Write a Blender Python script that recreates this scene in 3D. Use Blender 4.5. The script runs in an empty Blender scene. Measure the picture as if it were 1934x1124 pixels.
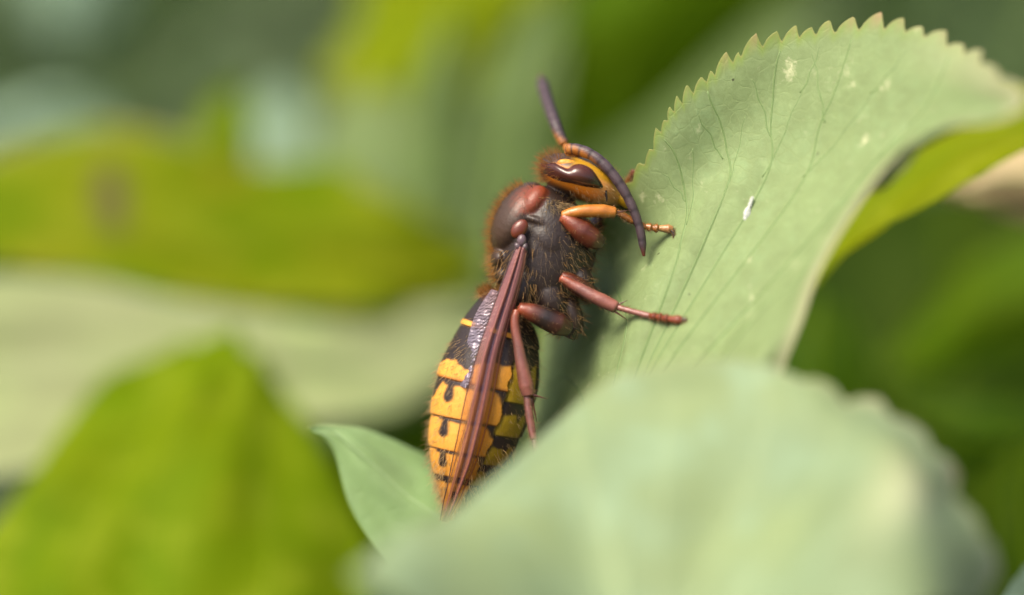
import bpy, bmesh, math, random
import numpy as np
from mathutils import Vector, Matrix, kdtree
R = math.radians
random.seed(7); rng = np.random.default_rng(7)
sc = bpy.context.scene
sc.unit_settings.system = 'METRIC'; sc.unit_settings.scale_length = 0.01     # one unit is one centimetre

# ------------------------------------------------------------------ camera
D = 17.0                      # distance of the plane in focus, cm
PX = 6.08 / 1934              # cm per photograph pixel in that plane
PITCH = R(20)
HEIGHT = 13.0                 # height of the insect above the soil
TGT = np.array((0.0, 0.0, HEIGHT))
AX = np.array((1.0, 0.0, 0.0))
FW = np.array((0.0, math.cos(PITCH), -math.sin(PITCH)))
UP = np.array((0.0, math.sin(PITCH), math.cos(PITCH)))
CAM = TGT - FW * D
cam = bpy.data.cameras.new('camera'); co = bpy.data.objects.new('camera', cam)
sc.collection.objects.link(co); sc.camera = co
co.matrix_world = Matrix(((AX[0], UP[0], -FW[0], CAM[0]), (AX[1], UP[1], -FW[1], CAM[1]), (AX[2], UP[2], -FW[2], CAM[2]), (0, 0, 0, 1)))
cam.sensor_width = 36; cam.lens = 36 * D / 6.08
cam.clip_start = 0.5; cam.clip_end = 3000
cam.dof.use_dof = True; cam.dof.focus_distance = D
cam.dof.aperture_fstop = cam.lens * 1e-3 / 1.32        # an opening 1.32 cm wide
cam.dof.aperture_blades = 0

# ------------------------------------------------------------------ sky, sun, exposure
SUN_DIR = Vector(tuple(-0.42 * AX + 0.85 * np.array((0, 0, 1.0)) - 0.30 * FW)).normalized()   # towards the sun
w = bpy.data.worlds.new('World'); sc.world = w; w.use_nodes = True
nt = w.node_tree; bg = nt.nodes['Background']
sky = nt.nodes.new('ShaderNodeTexSky'); sky.sky_type = 'NISHITA'; sky.sun_disc = False
sky.sun_elevation = math.asin(SUN_DIR.z); sky.sun_rotation = math.atan2(SUN_DIR.x, SUN_DIR.y)
sky.dust_density = 5.0; sky.air_density = 0.7; sky.ozone_density = 0.0
nt.links.new(sky.outputs[0], bg.inputs[0]); bg.inputs[1].default_value = 0.13
sl = bpy.data.lights.new('sun', 'SUN'); so = bpy.data.objects.new('sun', sl); sc.collection.objects.link(so)
sl.energy = 3.0; sl.angle = R(30); sl.color = (1.0, 0.92, 0.76)
so.rotation_euler = (-SUN_DIR).to_track_quat('-Z', 'Y').to_euler(); so.location = (0, 0, 60)
sc.view_settings.view_transform = 'Standard'; sc.view_settings.look = 'None'
sc.view_settings.gamma = 1.0; sc.view_settings.exposure = 0.82
sc.render.engine = 'CYCLES'
sc.cycles.use_denoising = True
sc.cycles.max_bounces = 8; sc.cycles.transparent_max_bounces = 12
sc.cycles.caustics_reflective = False; sc.cycles.caustics_refractive = False
sc.cycles.sample_clamp_indirect = 6

# ------------------------------------------------------------------ helpers
def P(px, py, z=0.0):
    """place in the world of something the photograph shows at px, py, z cm in front of the plane in focus"""
    d = D - z
    return CAM + FW * d + AX * ((px - 967) * PX * d / D) + UP * ((562 - py) * PX * d / D)

def crw(n, t):
    """Catmull-Rom weights of n control points at parameters t in 0..1"""
    t = np.clip(np.asarray(t, float), 0, 1) * (n - 1)
    i = np.minimum(t.astype(int), n - 2); f = t - i
    W = np.zeros((len(t), n)); a = np.arange(len(t))
    c = (-.5*f + f*f - .5*f**3, 1 - 2.5*f*f + 1.5*f**3, .5*f + 2*f*f - 1.5*f**3, -.5*f*f + .5*f**3)
    for k in range(4):
        j = i - 1 + k
        lo, hi = j < 0, j > n - 1
        np.add.at(W, (a, np.clip(j, 0, n - 1)), c[k])
        # mirrored end points keep the tangent
        if lo.any(): W[a[lo], 0] += c[k][lo]; W[a[lo], 1] -= c[k][lo]
        if hi.any(): W[a[hi], n-1] += c[k][hi]; W[a[hi], n-2] -= c[k][hi]
    return W

def spline(pts, m):
    pts = np.asarray(pts, float)
    return crw(len(pts), np.linspace(0, 1, m)) @ pts

def unit(v): return v / np.maximum(np.linalg.norm(v, axis=-1, keepdims=True), 1e-12)

def grid_faces(nr, nc, closed=False, off=0):
    r = np.arange(nr - 1)[:, None]; c = np.arange(nc if closed else nc - 1)[None, :]
    c2 = (c + 1) % nc
    return (np.stack(np.broadcast_arrays(r*nc + c, r*nc + c2, (r+1)*nc + c2, (r+1)*nc + c), -1).reshape(-1, 4) + off).tolist()

def mesh_obj(name, verts, faces, mat, parent=None, col=None, smooth=True, extra=None):
    me = bpy.data.meshes.new(name)
    me.from_pydata(np.asarray(verts, float).tolist(), [], faces); me.update()
    if smooth: me.polygons.foreach_set('use_smooth', [True] * len(me.polygons))
    if col is not None:
        a = me.color_attributes.new('Col', 'FLOAT_COLOR', 'POINT')
        c = np.ones((len(verts), 4)); c[:, :np.shape(col)[1]] = col
        a.data.foreach_set('color', c.ravel())
    for k, v in (extra or {}).items():
        a = me.attributes.new(k, 'FLOAT', 'POINT'); a.data.foreach_set('value', np.asarray(v, float))
    me.materials.append(mat)
    o = bpy.data.objects.new(name, me); sc.collection.objects.link(o)
    if parent is not None: o.parent = parent
    return o

def thing(name, label, cat, loc=(0, 0, 0), group=None, matrix=None):
    o = bpy.data.objects.new(name, None); sc.collection.objects.link(o)
    if matrix is not None: o.matrix_world = matrix
    else: o.location = tuple(loc)
    o.empty_display_size = 0.3
    o['label'] = label; o['category'] = cat
    if group: o['group'] = group
    return o

def frames(p):
    """parallel transported frames along a path"""
    t = unit(np.gradient(p, axis=0)); n = np.zeros_like(p)
    a = np.array((0, 0, 1.0)); 
    if abs(t[0] @ a) > .9: a = np.array((0, 1.0, 0))
    v = a - t[0] * (a @ t[0]); n[0] = v / np.linalg.norm(v)
    for i in range(1, len(p)):
        v = n[i-1] - t[i] * (n[i-1] @ t[i]); n[i] = v / np.linalg.norm(v)
    return t, n, np.cross(t, n)

def tube(path, rad, ns=8, cap=True):
    """tapered tube; rad one number for each point (or pairs: across, deep)"""
    p = np.asarray(path, float); rad = np.asarray(rad, float)
    if rad.ndim == 1: rad = np.stack((rad, rad), 1)
    t, n, b = frames(p)
    a = np.linspace(0, 2*math.pi, ns, endpoint=False)
    V = p[:, None] + n[:, None] * (np.cos(a)[None, :, None] * rad[:, None, 1:2]) + b[:, None] * (np.sin(a)[None, :, None] * rad[:, None, 0:1])
    V = V.reshape(-1, 3); F = grid_faces(len(p), ns, True)
    if cap:
        F.append(list(range(ns))[::-1]); k = (len(p) - 1) * ns; F.append([k + i for i in range(ns)])
    return V, F

def join(shells):
    """shells: (V, F, C) -> one set"""
    V, F, C, o = [], [], [], 0
    for v, f, c in shells:
        V.append(v); C.append(np.broadcast_to(np.asarray(c, float), (len(v), 3))); F += [[i + o for i in q] for q in f]; o += len(v)
    return np.concatenate(V), F, np.concatenate(C)

# ------------------------------------------------------------------ materials
def nodes(name):
    m = bpy.data.materials.new(name); m.use_nodes = True
    return m, m.node_tree, m.node_tree.nodes['Principled BSDF'], m.node_tree.nodes['Material Output']

def mix_rgb(nt, fac, a, b, blend='MIX'):
    n = nt.nodes.new('ShaderNodeMix'); n.data_type = 'RGBA'; n.blend_type = blend
    for s, v in ((n.inputs['Factor'], fac), (n.inputs['A'], a), (n.inputs['B'], b)):
        if isinstance(v, bpy.types.NodeSocket): nt.links.new(v, s)
        else: s.default_value = v if isinstance(v, float) else (*v, 1.0)
    return n.outputs['Result']

def ramp(nt, src, a, b):
    n = nt.nodes.new('ShaderNodeMapRange'); n.inputs['From Min'].default_value = a; n.inputs['From Max'].default_value = b
    nt.links.new(src, n.inputs['Value']); return n.outputs['Result']

def noise(nt, scale, detail=4.0, vec=None, rough=.55):
    n = nt.nodes.new('ShaderNodeTexNoise'); n.inputs['Scale'].default_value = scale; n.inputs['Detail'].default_value = detail
    n.inputs['Roughness'].default_value = rough
    if vec is None:
        g = nt.nodes.new('ShaderNodeTexCoord'); vec = g.outputs['Object']
    nt.links.new(vec, n.inputs['Vector']); return n.outputs['Fac']

def leaf_material(name, base, other, through, mix=.4, rough=.5, fine=False, tip=(.42, .25, .16), spec=.15, cells=9.0):
    """base and other: the two pigments the blade is mottled with; through: colour of light coming through the blade"""
    m, nt, bs, out = nodes(name)
    big = ramp(nt, noise(nt, 1.3, 5), .33, .67)
    c = mix_rgb(nt, big, base, other)
    c = mix_rgb(nt, ramp(nt, noise(nt, 2.6, 5, rough=.65), .50, .74), c, tuple(min(1, x * 1.32 + .012) for x in other))
    c = mix_rgb(nt, ramp(nt, noise(nt, .9, 4), .52, .30), c, tuple(x * .78 for x in base))
    at = nt.nodes.new('ShaderNodeAttribute'); at.attribute_name = 'tip'
    vo = nt.nodes.new('ShaderNodeTexVoronoi'); vo.feature = 'DISTANCE_TO_EDGE'; vo.inputs['Scale'].default_value = cells
    g = nt.nodes.new('ShaderNodeTexCoord'); nv = nt.nodes.new('ShaderNodeTexNoise'); nv.inputs['Scale'].default_value = cells * .8
    nt.links.new(g.outputs['Object'], nv.inputs['Vector'])
    ad = nt.nodes.new('ShaderNodeMixRGB'); ad.blend_type = 'ADD'; ad.inputs[0].default_value = .12
    nt.links.new(g.outputs['Object'], ad.inputs[1]); nt.links.new(nv.outputs['Color'], ad.inputs[2]); nt.links.new(ad.outputs[0], vo.inputs['Vector'])
    net = ramp(nt, vo.outputs['Distance'], 0.0, .06)
    dark = tuple(x * .90 for x in base)
    if fine:
        c = mix_rgb(nt, ramp(nt, noise(nt, 22, 8, rough=.75), .45, .75), c, tuple(min(1, x * 1.30 + .03) for x in base))
        c = mix_rgb(nt, ramp(nt, noise(nt, 9, 6, rough=.7), .60, .38), c, tuple(x * .72 for x in base))
        c = mix_rgb(nt, ramp(nt, net, 1.9, 0.0), c, dark)
        dots = nt.nodes.new('ShaderNodeTexVoronoi'); dots.inputs['Scale'].default_value = 3.1; nt.links.new(ad.outputs[0], dots.inputs['Vector'])
        c = mix_rgb(nt, ramp(nt, dots.outputs['Distance'], .040, .026), c, (.05, .045, .03))
        pn = nt.nodes.new('ShaderNodeTexNoise'); pn.inputs['Scale'].default_value = 5.5; pn.inputs['Detail'].default_value = 7; pn.inputs['Roughness'].default_value = .72
        mp = nt.nodes.new('ShaderNodeMapping'); mp.inputs['Location'].default_value = (3.3, 1.7, 9.1); nt.links.new(g.outputs['Object'], mp.inputs[0]); nt.links.new(mp.outputs[0], pn.inputs['Vector'])
        c = mix_rgb(nt, ramp(nt, pn.outputs['Fac'], .60, .70), c, (.56, .58, .34))
        ri = nt.nodes.new('ShaderNodeAttribute'); ri.attribute_name = 'rim'
        c = mix_rgb(nt, ri.outputs['Fac'], c, (.23, .32, .05))
    cr_ = nt.nodes.new('ShaderNodeAttribute'); cr_.attribute_name = 'cream'
    c = mix_rgb(nt, cr_.outputs['Fac'], c, (.58, .56, .34))
    c = mix_rgb(nt, at.outputs['Fac'], c, tip)
    sp = nt.nodes.new('ShaderNodeAttribute'); sp.attribute_name = 'spot'
    c = mix_rgb(nt, sp.outputs['Fac'], c, (.12, .09, .05))
    nt.links.new(c, bs.inputs['Base Color'])
    bs.inputs['Roughness'].default_value = rough; bs.inputs['Specular IOR Level'].default_value = spec
    bm = nt.nodes.new('ShaderNodeBump'); bm.inputs['Strength'].default_value = .22 if fine else .2; bm.inputs['Distance'].default_value = .03
    if fine:
        mu = nt.nodes.new('ShaderNodeMath'); mu.operation = 'ADD'; ns_ = ramp(nt, net, 0.0, 4.0); nt.links.new(ns_, mu.inputs[0]); nt.links.new(noise(nt, 24, 8, rough=.75), mu.inputs[1])
        nt.links.new(mu.outputs[0], bm.inputs['Height'])
    else: nt.links.new(net, bm.inputs['Height'])
    nt.links.new(bm.outputs[0], bs.inputs['Normal'])
    tr = nt.nodes.new('ShaderNodeBsdfTranslucent')
    ct = mix_rgb(nt, big, through, tuple(x * .8 for x in through)); ct = mix_rgb(nt, at.outputs['Fac'], ct, tuple(x * 1.2 for x in tip))
    ct = mix_rgb(nt, sp.outputs['Fac'], ct, (.12, .09, .04))
    nt.links.new(ct, tr.inputs[0])
    mx = nt.nodes.new('ShaderNodeMixShader'); mx.inputs[0].default_value = mix
    nt.links.new(bs.outputs[0], mx.inputs[1]); nt.links.new(tr.outputs[0], mx.inputs[2]); nt.links.new(mx.outputs[0], out.inputs[0])
    return m

PALE = (.275, .36, .155)
M = {}
M['pale'] = leaf_material('pale underside blade', PALE, (.225, .325, .15), (.36, .48, .10), .30, .6, True, spec=.2)
M['pale_soft'] = leaf_material('pale soft blade', (.255, .325, .155), (.215, .30, .18), (.40, .50, .15), .30, .6, spec=.2)
M['pale_green'] = leaf_material('pale green blade', (.26, .38, .18), (.20, .32, .12), (.4, .5, .1), .3, .5)
M['cream'] = leaf_material('cream green blade', (.38, .42, .21), (.30, .37, .15), (.5, .52, .16), .30, .6)
M['lime'] = leaf_material('lime blade', (.11, .195, .002), (.16, .215, .002), (.30, .40, .0), .40, .6, spec=.05)
M['lime2'] = leaf_material('deep lime blade', (.125, .205, .002), (.205, .225, .006), (.28, .34, .0), .40, .6, spec=.05, tip=(.48, .40, .16))
M['yellow'] = leaf_material('yellow green blade', (.15, .21, .002), (.18, .215, .002), (.40, .44, .0), .40, .6, spec=.05)
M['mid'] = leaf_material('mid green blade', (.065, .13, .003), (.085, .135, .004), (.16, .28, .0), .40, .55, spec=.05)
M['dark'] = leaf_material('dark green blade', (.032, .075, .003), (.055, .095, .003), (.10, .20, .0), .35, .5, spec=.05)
M['shade'] = leaf_material('shade green blade', (.018, .042, .002), (.030, .052, .002), (.06, .12, .0), .3, .6, spec=.04)  # near-black green standing in for the shade between leaves
M['grey'] = leaf_material('grey green blade', (.15, .21, .075), (.12, .185, .055), (.2, .3, .05), .3, .5)
M['teal'] = leaf_material('blue grey blade', (.24, .34, .24), (.20, .30, .20), (.2, .3, .1), .25, .4)
M['tan'] = leaf_material('dry tan blade', (.48, .37, .22), (.42, .34, .18), (.4, .3, .15), .25, .6)

def plain(name, col, rough=.5, spec=.4, bump=0.0, scale=30, coat=0.0):
    m, nt, bs, out = nodes(name)
    c = mix_rgb(nt, noise(nt, scale, 4), tuple(x * .8 for x in col), tuple(min(1, x * 1.2) for x in col))
    nt.links.new(c, bs.inputs['Base Color']); bs.inputs['Roughness'].default_value = rough; bs.inputs['Specular IOR Level'].default_value = spec
    bs.inputs['Coat Weight'].default_value = coat
    if bump:
        b = nt.nodes.new('ShaderNodeBump'); b.inputs['Strength'].default_value = bump; b.inputs['Distance'].default_value = .01
        nt.links.new(noise(nt, scale, 6), b.inputs['Height']); nt.links.new(b.outputs[0], bs.inputs['Normal'])
    return m
M['vein_dark'] = plain('sunken vein green', (.125, .195, .06), .6)
M['vein_soft'] = plain('soft rib green', (.265, .335, .165), .6)
M['vein_green'] = plain('green rib', (.25, .36, .16), .6)
M['vein_pale'] = plain('pale rib green', (.42, .50, .22), .5)
M['vein_lime'] = plain('lime rib green', (.115, .185, .004), .7, .05)
M['stalk'] = plain('stalk green', (.15, .22, .06), .5)
M['white'] = plain('chalky white', (.52, .54, .50), .8, .2, .8, 40)

def chitin(name, rough=.48, coat=.06, bump=.25, scale=90, wrinkle=.22):
    """pigment from the mesh, fine pits over it"""
    m, nt, bs, out = nodes(name)
    at = nt.nodes.new('ShaderNodeAttribute'); at.attribute_name = 'Col'
    n = noise(nt, scale, 3)
    mul = nt.nodes.new('ShaderNodeMapRange'); mul.inputs['To Min'].default_value = .78; mul.inputs['To Max'].default_value = 1.2
    nt.links.new(n, mul.inputs['Value'])
    vm = nt.nodes.new('ShaderNodeVectorMath'); vm.operation = 'SCALE'; nt.links.new(at.outputs['Color'], vm.inputs[0]); nt.links.new(mul.outputs[0], vm.inputs['Scale'])
    nt.links.new(vm.outputs[0], bs.inputs['Base Color'])
    bs.inputs['Roughness'].default_value = rough; bs.inputs['Coat Weight'].default_value = coat; bs.inputs['Coat Roughness'].default_value = .2
    b = nt.nodes.new('ShaderNodeBump'); b.inputs['Strength'].default_value = bump; b.inputs['Distance'].default_value = .006
    b2 = nt.nodes.new('ShaderNodeBump'); b2.inputs['Strength'].default_value = wrinkle; b2.inputs['Distance'].default_value = .02
    nt.links.new(noise(nt, 22, 5, rough=.6), b2.inputs['Height'])
    nt.links.new(n, b.inputs['Height']); nt.links.new(b2.outputs[0], b.inputs['Normal']); nt.links.new(b.outputs[0], bs.inputs['Normal'])
    return m
M['body'] = chitin('hornet cuticle')
M['leg'] = chitin('leg cuticle', .38, .35, .30, 110)
M['antenna'] = chitin('antenna cuticle', .5, .0, .3, 160)
M['eye'] = chitin('compound eye', .27, .3, .05, 300, .03)
m, nt, bs, out = nodes('golden hair')
bs.inputs['Roughness'].default_value = .4
at = nt.nodes.new('ShaderNodeAttribute'); at.attribute_name = 'Col'; nt.links.new(at.outputs['Color'], bs.inputs['Base Color'])
tr = nt.nodes.new('ShaderNodeBsdfTranslucent'); nt.links.new(at.outputs['Color'], tr.inputs[0])
mx = nt.nodes.new('ShaderNodeMixShader'); mx.inputs[0].default_value = .45
nt.links.new(bs.outputs[0], mx.inputs[1]); nt.links.new(tr.outputs[0], mx.inputs[2]); nt.links.new(mx.outputs[0], out.inputs[0]); M['hair'] = m
def wing_material(name, rough, metal, ripple, alpha, wstr, vary=False):
    m, nt, bs, out = nodes(name)
    at = nt.nodes.new('ShaderNodeAttribute'); at.attribute_name = 'Col'; nt.links.new(at.outputs['Color'], bs.inputs['Base Color'])
    bs.inputs['Roughness'].default_value = rough; bs.inputs['Metallic'].default_value = metal; bs.inputs['Coat Weight'].default_value = .4; bs.inputs['Coat Roughness'].default_value = .15
    wv = nt.nodes.new('ShaderNodeTexWave'); g = nt.nodes.new('ShaderNodeTexCoord'); nt.links.new(g.outputs['Object'], wv.inputs['Vector'])
    wv.inputs['Scale'].default_value = ripple; wv.inputs['Distortion'].default_value = 5; wv.inputs['Detail'].default_value = 3; wv.inputs['Detail Scale'].default_value = 2.0
    wv.wave_type = 'BANDS'; wv.bands_direction = 'Y'
    b = nt.nodes.new('ShaderNodeBump'); b.inputs['Strength'].default_value = wstr; b.inputs['Distance'].default_value = .008
    nt.links.new(wv.outputs['Fac'], b.inputs['Height']); nt.links.new(b.outputs[0], bs.inputs['Normal'])
    tp = nt.nodes.new('ShaderNodeBsdfTransparent'); tp.inputs[0].default_value = (1, .86, .62, 1)
    mx = nt.nodes.new('ShaderNodeMixShader'); mx.inputs[0].default_value = alpha
    if vary: nt.links.new(at.outputs['Alpha'], mx.inputs[0])
    nt.links.new(tp.outputs[0], mx.inputs[1]); nt.links.new(bs.outputs[0], mx.inputs[2]); nt.links.new(mx.outputs[0], out.inputs[0])
    return m
M['wing'] = wing_material('amber wing membrane', .22, .0, 9, .80, .06, True)
M['silver'] = wing_material('silvery wing membrane', .36, .35, 16, .80, .3)

# ------------------------------------------------------------------ setting: soil
def soil():
    n = 70; xs = np.concatenate((-np.geomspace(900, 8, 25), np.linspace(-7, 7, 20), np.geomspace(8, 900, 25)))
    X, Y = np.meshgrid(xs, xs + 10); Z = .25*np.sin(X*.9+1)*np.cos(Y*.7) + .15*np.sin(X*2.3)*np.sin(Y*1.9)
    Z = np.where(np.hypot(X, Y) > 60, Z*.3, Z) - .3
    m, nt, bs, out = nodes('dark garden soil')
    c = mix_rgb(nt, noise(nt, 1.5, 8), (.030, .022, .014), (.075, .055, .035)); nt.links.new(c, bs.inputs['Base Color']); bs.inputs['Roughness'].default_value = .9
    b = nt.nodes.new('ShaderNodeBump'); b.inputs['Strength'].default_value = .8; b.inputs['Distance'].default_value = .3
    nt.links.new(noise(nt, 3, 8), b.inputs['Height']); nt.links.new(b.outputs[0], bs.inputs['Normal'])
    o = mesh_obj('ground', np.stack((X, Y, Z), -1).reshape(-1, 3), grid_faces(len(xs), len(xs)), m); o['kind'] = 'structure'
soil()

# ------------------------------------------------------------------ leaves
def make_leaf(label, rows, mat, group=None, nu=60, nv=30, teeth=None, veins=(), vein_mat='vein_lime', vein_r=.02, ribs_v=(.06, .96), stalk=.5,
              bump=.0, seed=0, edge=None, spot=None, thick=0, wob=.05, lean=(0, 0), pillow=0.0, urim=None, cream=None, branches=()):
    """rows: control points from the base (v = 0) to the outer edge (v = 1), each row from u = 0 to u = 1, as (px, py, z)"""
    ctrl = np.array([[P(*q) for q in r] for r in rows]); nr, ncol = ctrl.shape[:2]
    rs = np.random.default_rng(seed); ph = rs.uniform(0, 6.28, 8)
    def base(u, v): return np.einsum('ni,ijk,nj->nk', crw(nr, v), ctrl, crw(ncol, u))
    def normal(u, v):
        e = 1e-3; a = base(np.clip(u+e, 0, 1), v) - base(np.clip(u-e, 0, 1), v); b = base(u, np.clip(v+e, 0, 1)) - base(u, np.clip(v-e, 0, 1))
        n = unit(np.cross(a, b)); return n
    vs = sorted(veins)
    def surf(u, v):
        p = base(u, v); n = normal(u, v)
        h = wob * (np.sin(7*u + ph[0] + 3*v) * .5 + np.sin(13*u + 9*v + ph[1]) * .3 + np.sin(23*u - 11*v + ph[2]) * .2)
        if len(vs) > 1 and pillow:
            g = np.interp(u, vs, np.arange(len(vs))); h = h + pillow * np.abs(np.sin(g*math.pi)) * np.clip(v*1.6, 0, 1)
        return p + n * h[:, None]
    us = np.linspace(0, 1, nu); vv = 1 - (1 - np.linspace(0, 1, nv))**1.35
    U, V = [a.ravel() for a in np.meshgrid(us, vv)]
    p = surf(U, V); tipa = np.zeros(len(U))
    if teeth is not None:
        t = np.interp(U, teeth[0], teeth[1])
        d = unit(surf(U, np.full_like(U, 1.0)) - surf(U, np.full_like(U, .94)))
        wgt = np.clip((V - .90) / .10, 0, 1)
        p = p + d * (t * wgt)[:, None]
        tipa = np.clip(t / max(teeth[1]) * 2.2 - 1.25, 0, 1) * np.clip((V - .95) / .05, 0, 1) * .9
        tipa = np.maximum(tipa, .30 * np.clip((V - .985) / .015, 0, 1))
    if edge: tipa = np.maximum(tipa, np.clip((V - edge[0]) / (1 - edge[0]), 0, 1) * edge[1])
    if urim: tipa = np.maximum(tipa, np.clip((urim[0]*(.6 + .4*np.sin(V*17)) - U)/urim[0]*1.6, 0, 1)*urim[1]*np.clip((.62 - V)/.15, 0, 1))
    spv = np.zeros(len(U))
    for (su, sv, ru, rv) in (spot or ()): spv = np.maximum(spv, np.clip(1.6 - 1.6*np.hypot((U-su)/ru, (V-sv)/rv), 0, 1))
    b0 = surf(np.array([stalk]), np.array([0.0]))[0]
    root = np.array((b0[0] + lean[0], b0[1] + lean[1], 0.0))
    t = thing('leaf', label, 'leaf', root, group)
    o = mesh_obj('blade', p - root, grid_faces(nv, nu), M[mat], t, extra={'tip': tipa, 'spot': spv, 'cream': cream(U, V) if cream else np.zeros(len(U)), 'rim': np.clip((V - .945) / .05, 0, 1) * .75 * (.35 + .65*np.clip((.52 - U)/.12, 0, 1))})
    if thick: sm = o.modifiers.new('thickness', 'SOLIDIFY'); sm.thickness = thick; sm.offset = 0
    # stalk down to the soil
    d = unit(b0 - surf(np.array([stalk]), np.array([.12]))[0])
    L = b0[2]
    path = spline([b0 - d*.15, b0 + d*L*.12, b0*.62 + root*.38 + d*L*.06, b0*.25 + root*.75, root - np.array((0, 0, .6))], 24)
    v, f = tube(path - root, np.linspace(.035, .06, 24), 8); mesh_obj('stalk', v, f, M['stalk'], t)
    for k, uv in enumerate(veins):
        a = np.linspace(ribs_v[0], ribs_v[1], 44); wig = .006*np.sin(a*9 + ph[3] + k*1.7) + .003*np.abs((a*6 + k*.37) % 2 - 1)
        q = surf(np.clip(uv + wig, 0.002, .998), a)
        v, f = tube(q - root, vein_r * np.linspace(1.0, .72, 44), 6); mesh_obj('vein', v, f, M[vein_mat], t)
    for k, (u0, v0, u1, v1) in enumerate(branches):
        a = np.linspace(0, 1, 26); wg = .003*np.abs((a*4 + k*.37) % 2 - 1)
        q = surf(u0 + (u1-u0)*a**.8 + wg*np.minimum(a*5, 1), v0 + (v1-v0)*a)
        v, f = tube(q - root, vein_r * np.linspace(.78, .55, 26), 6); mesh_obj('vein', v, f, M[vein_mat], t)
    return t, surf, root

def saw(u_teeth, amps, lean=.68):
    """crenate toothed margin: tooth boundaries in u, height of each"""
    us, hs = [0.0], [0.0]
    for i in range(len(u_teeth) - 1):
        a, b = u_teeth[i], u_teeth[i+1]; h = amps[i % len(amps)]
        for f, k in ((0.02, 0), (.12, .36), (.26, .62), (.45, .84), (lean-.06, .94), (lean, 1.0), (lean+.05, .80), (.86, .30), (.97, 0)):
            us.append(a + (b-a)*f); hs.append(h*k)
    us.append(1.0); hs.append(0.0)
    return np.array(us), np.array(hs)

# the leaf the insect climbs
E1 = [(985,900,-0.90),(1000,760,-0.95),(1020,620,-0.90),(1075,500,-0.75),(1150,400,-0.35),(1222,303,-0.08),(1263,226,0.00),(1330,160,0.00),(1420,98,0.02),(1500,74,0.05),(1560,64,0.10),(1660,55,0.25),
      (1750,72,0.45),(1830,108,0.70),(1890,148,1.25),(1950,195,1.80),(1890,235,1.69),(1790,240,1.47),(1700,305,1.25),(1610,420,1.15),(1550,515,1.1),(1515,600,1.05),(1480,690,1.0),(1440,800,1.0)]
E2 = [(1020,880,-0.60),(1050,760,-0.60),(1085,650,-0.55),(1140,560,-0.42),(1200,480,-0.25),(1262,410,-0.06),(1300,340,0.00),(1350,290,0.02),(1420,240,0.05),(1480,215,0.10),(1540,205,0.15),(1620,205,0.28),
      (1690,210,0.45),(1750,220,0.62),(1800,225,0.92),(1840,230,1.25),(1790,260,1.32),(1715,300,1.25),(1640,370,1.05),(1570,460,.95),(1510,540,.92),(1470,620,.92),(1430,700,.95),(1390,800,.95)]
E3 = [(1070,870,-.3),(1095,790,-.25),(1120,720,-.2),(1160,650,-.08),(1205,580,.05),(1260,520,.1),(1300,460,.1),(1345,420,.12),(1390,390,.15),(1430,375,.2),(1470,365,.27),(1520,365,.38),
      (1570,370,.5),(1600,375,.6),(1610,385,.7),(1610,400,.75),(1580,420,.78),(1545,455,.78),(1505,505,.75),(1465,560,.75),(1430,620,.78),(1400,690,.82),(1370,750,.88),(1340,820,.9)]
E0 = [(1120 + 170*k/23, 850 - 70*math.sin(math.pi*k/23), .1 + .6*k/23) for k in range(24)]
def u_at(px):      # u of the margin at which it passes px, for the upper run
    xs = [e[0] for e in E1[3:16]]; return np.interp(px, xs, [k/23 for k in range(3, 16)])
tx = [1125,1160,1192,1216,1232,1250,1262,1276,1292,1312,1337,1352,1386,1400,1440,1476,1510,1545,1580,1624,1672,1712,1750,1790,1826,1860,1900,1940]
ut = np.array([u_at(x) for x in tx])
teeth = saw(ut, [.56*x for x in (.05,.06,.08,.06,.11,.05,.10,.12,.14,.10,.09,.16,.07,.17,.13,.15,.09,.15,.16,.19,.15,.10,.14,.09,.13,.08,.09)])
hostv = [.06, .15, .245, .312, .375, .45, .55, .68, .85]
hostb = [(.375,.40,.41,.74), (.375,.58,.345,.88), (.45,.38,.49,.72), (.45,.60,.42,.92), (.312,.42,.338,.74), (.312,.62,.29,.90), (.55,.45,.60,.80), (.245,.45,.275,.78), (.245,.62,.225,.88), (.41,.74,.43,.95), (.49,.72,.51,.93)]
host, hsurf, hroot = make_leaf('pale green toothed leaf that the hornet is climbing', [E0, E3, E2, E1], 'pale', nu=620, nv=70, teeth=teeth, veins=hostv, vein_mat='vein_dark', vein_r=.0085, branches=hostb,
    wob=.05, pillow=.016, seed=3, thick=.008, lean=(.5, 1.0), cream=lambda U, V: .75*np.clip((V - .80)/.18, 0, 1)*np.clip((U - .50)/.15, 0, 1))  # right margin lightened to cream: the light on it put into the colour

# big soft leaf in front
F3 = [(660,1095,3.0),(760,1018,2.4),(850,978,1.85),(925,905,1.5),(1000,832,1.35),(1080,765,1.35),(1160,713,1.4),(1290,682,1.45),(1420,682,1.5),(1520,718,1.6),(1600,765,1.65),(1690,795,1.7),(1765,862,1.8),(1800,950,1.9),(1845,1030,2.0),(1850,1150,2.2)]
F2 = [(760,1150,3.2),(820,1090,2.8),(890,1040,2.4),(960,985,2.05),(1040,920,1.8),(1120,860,1.7),(1200,820,1.65),(1300,800,1.65),(1410,805,1.7),(1500,830,1.85),(1580,860,2.05),(1660,885,2.3),(1695,935,2.5),(1715,1000,2.65),(1730,1070,2.75),(1735,1160,2.9)]
bp = np.array((1230, 1360, 2.7))
F1 = [tuple(bp*.5 + np.array(q)*.5) for q in F2]; F0 = [tuple(bp*.93 + np.array(q)*.07) for q in F2]
fteeth = saw(np.linspace(.60, .99, 7), [.10, .18, .12, .24])
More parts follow.
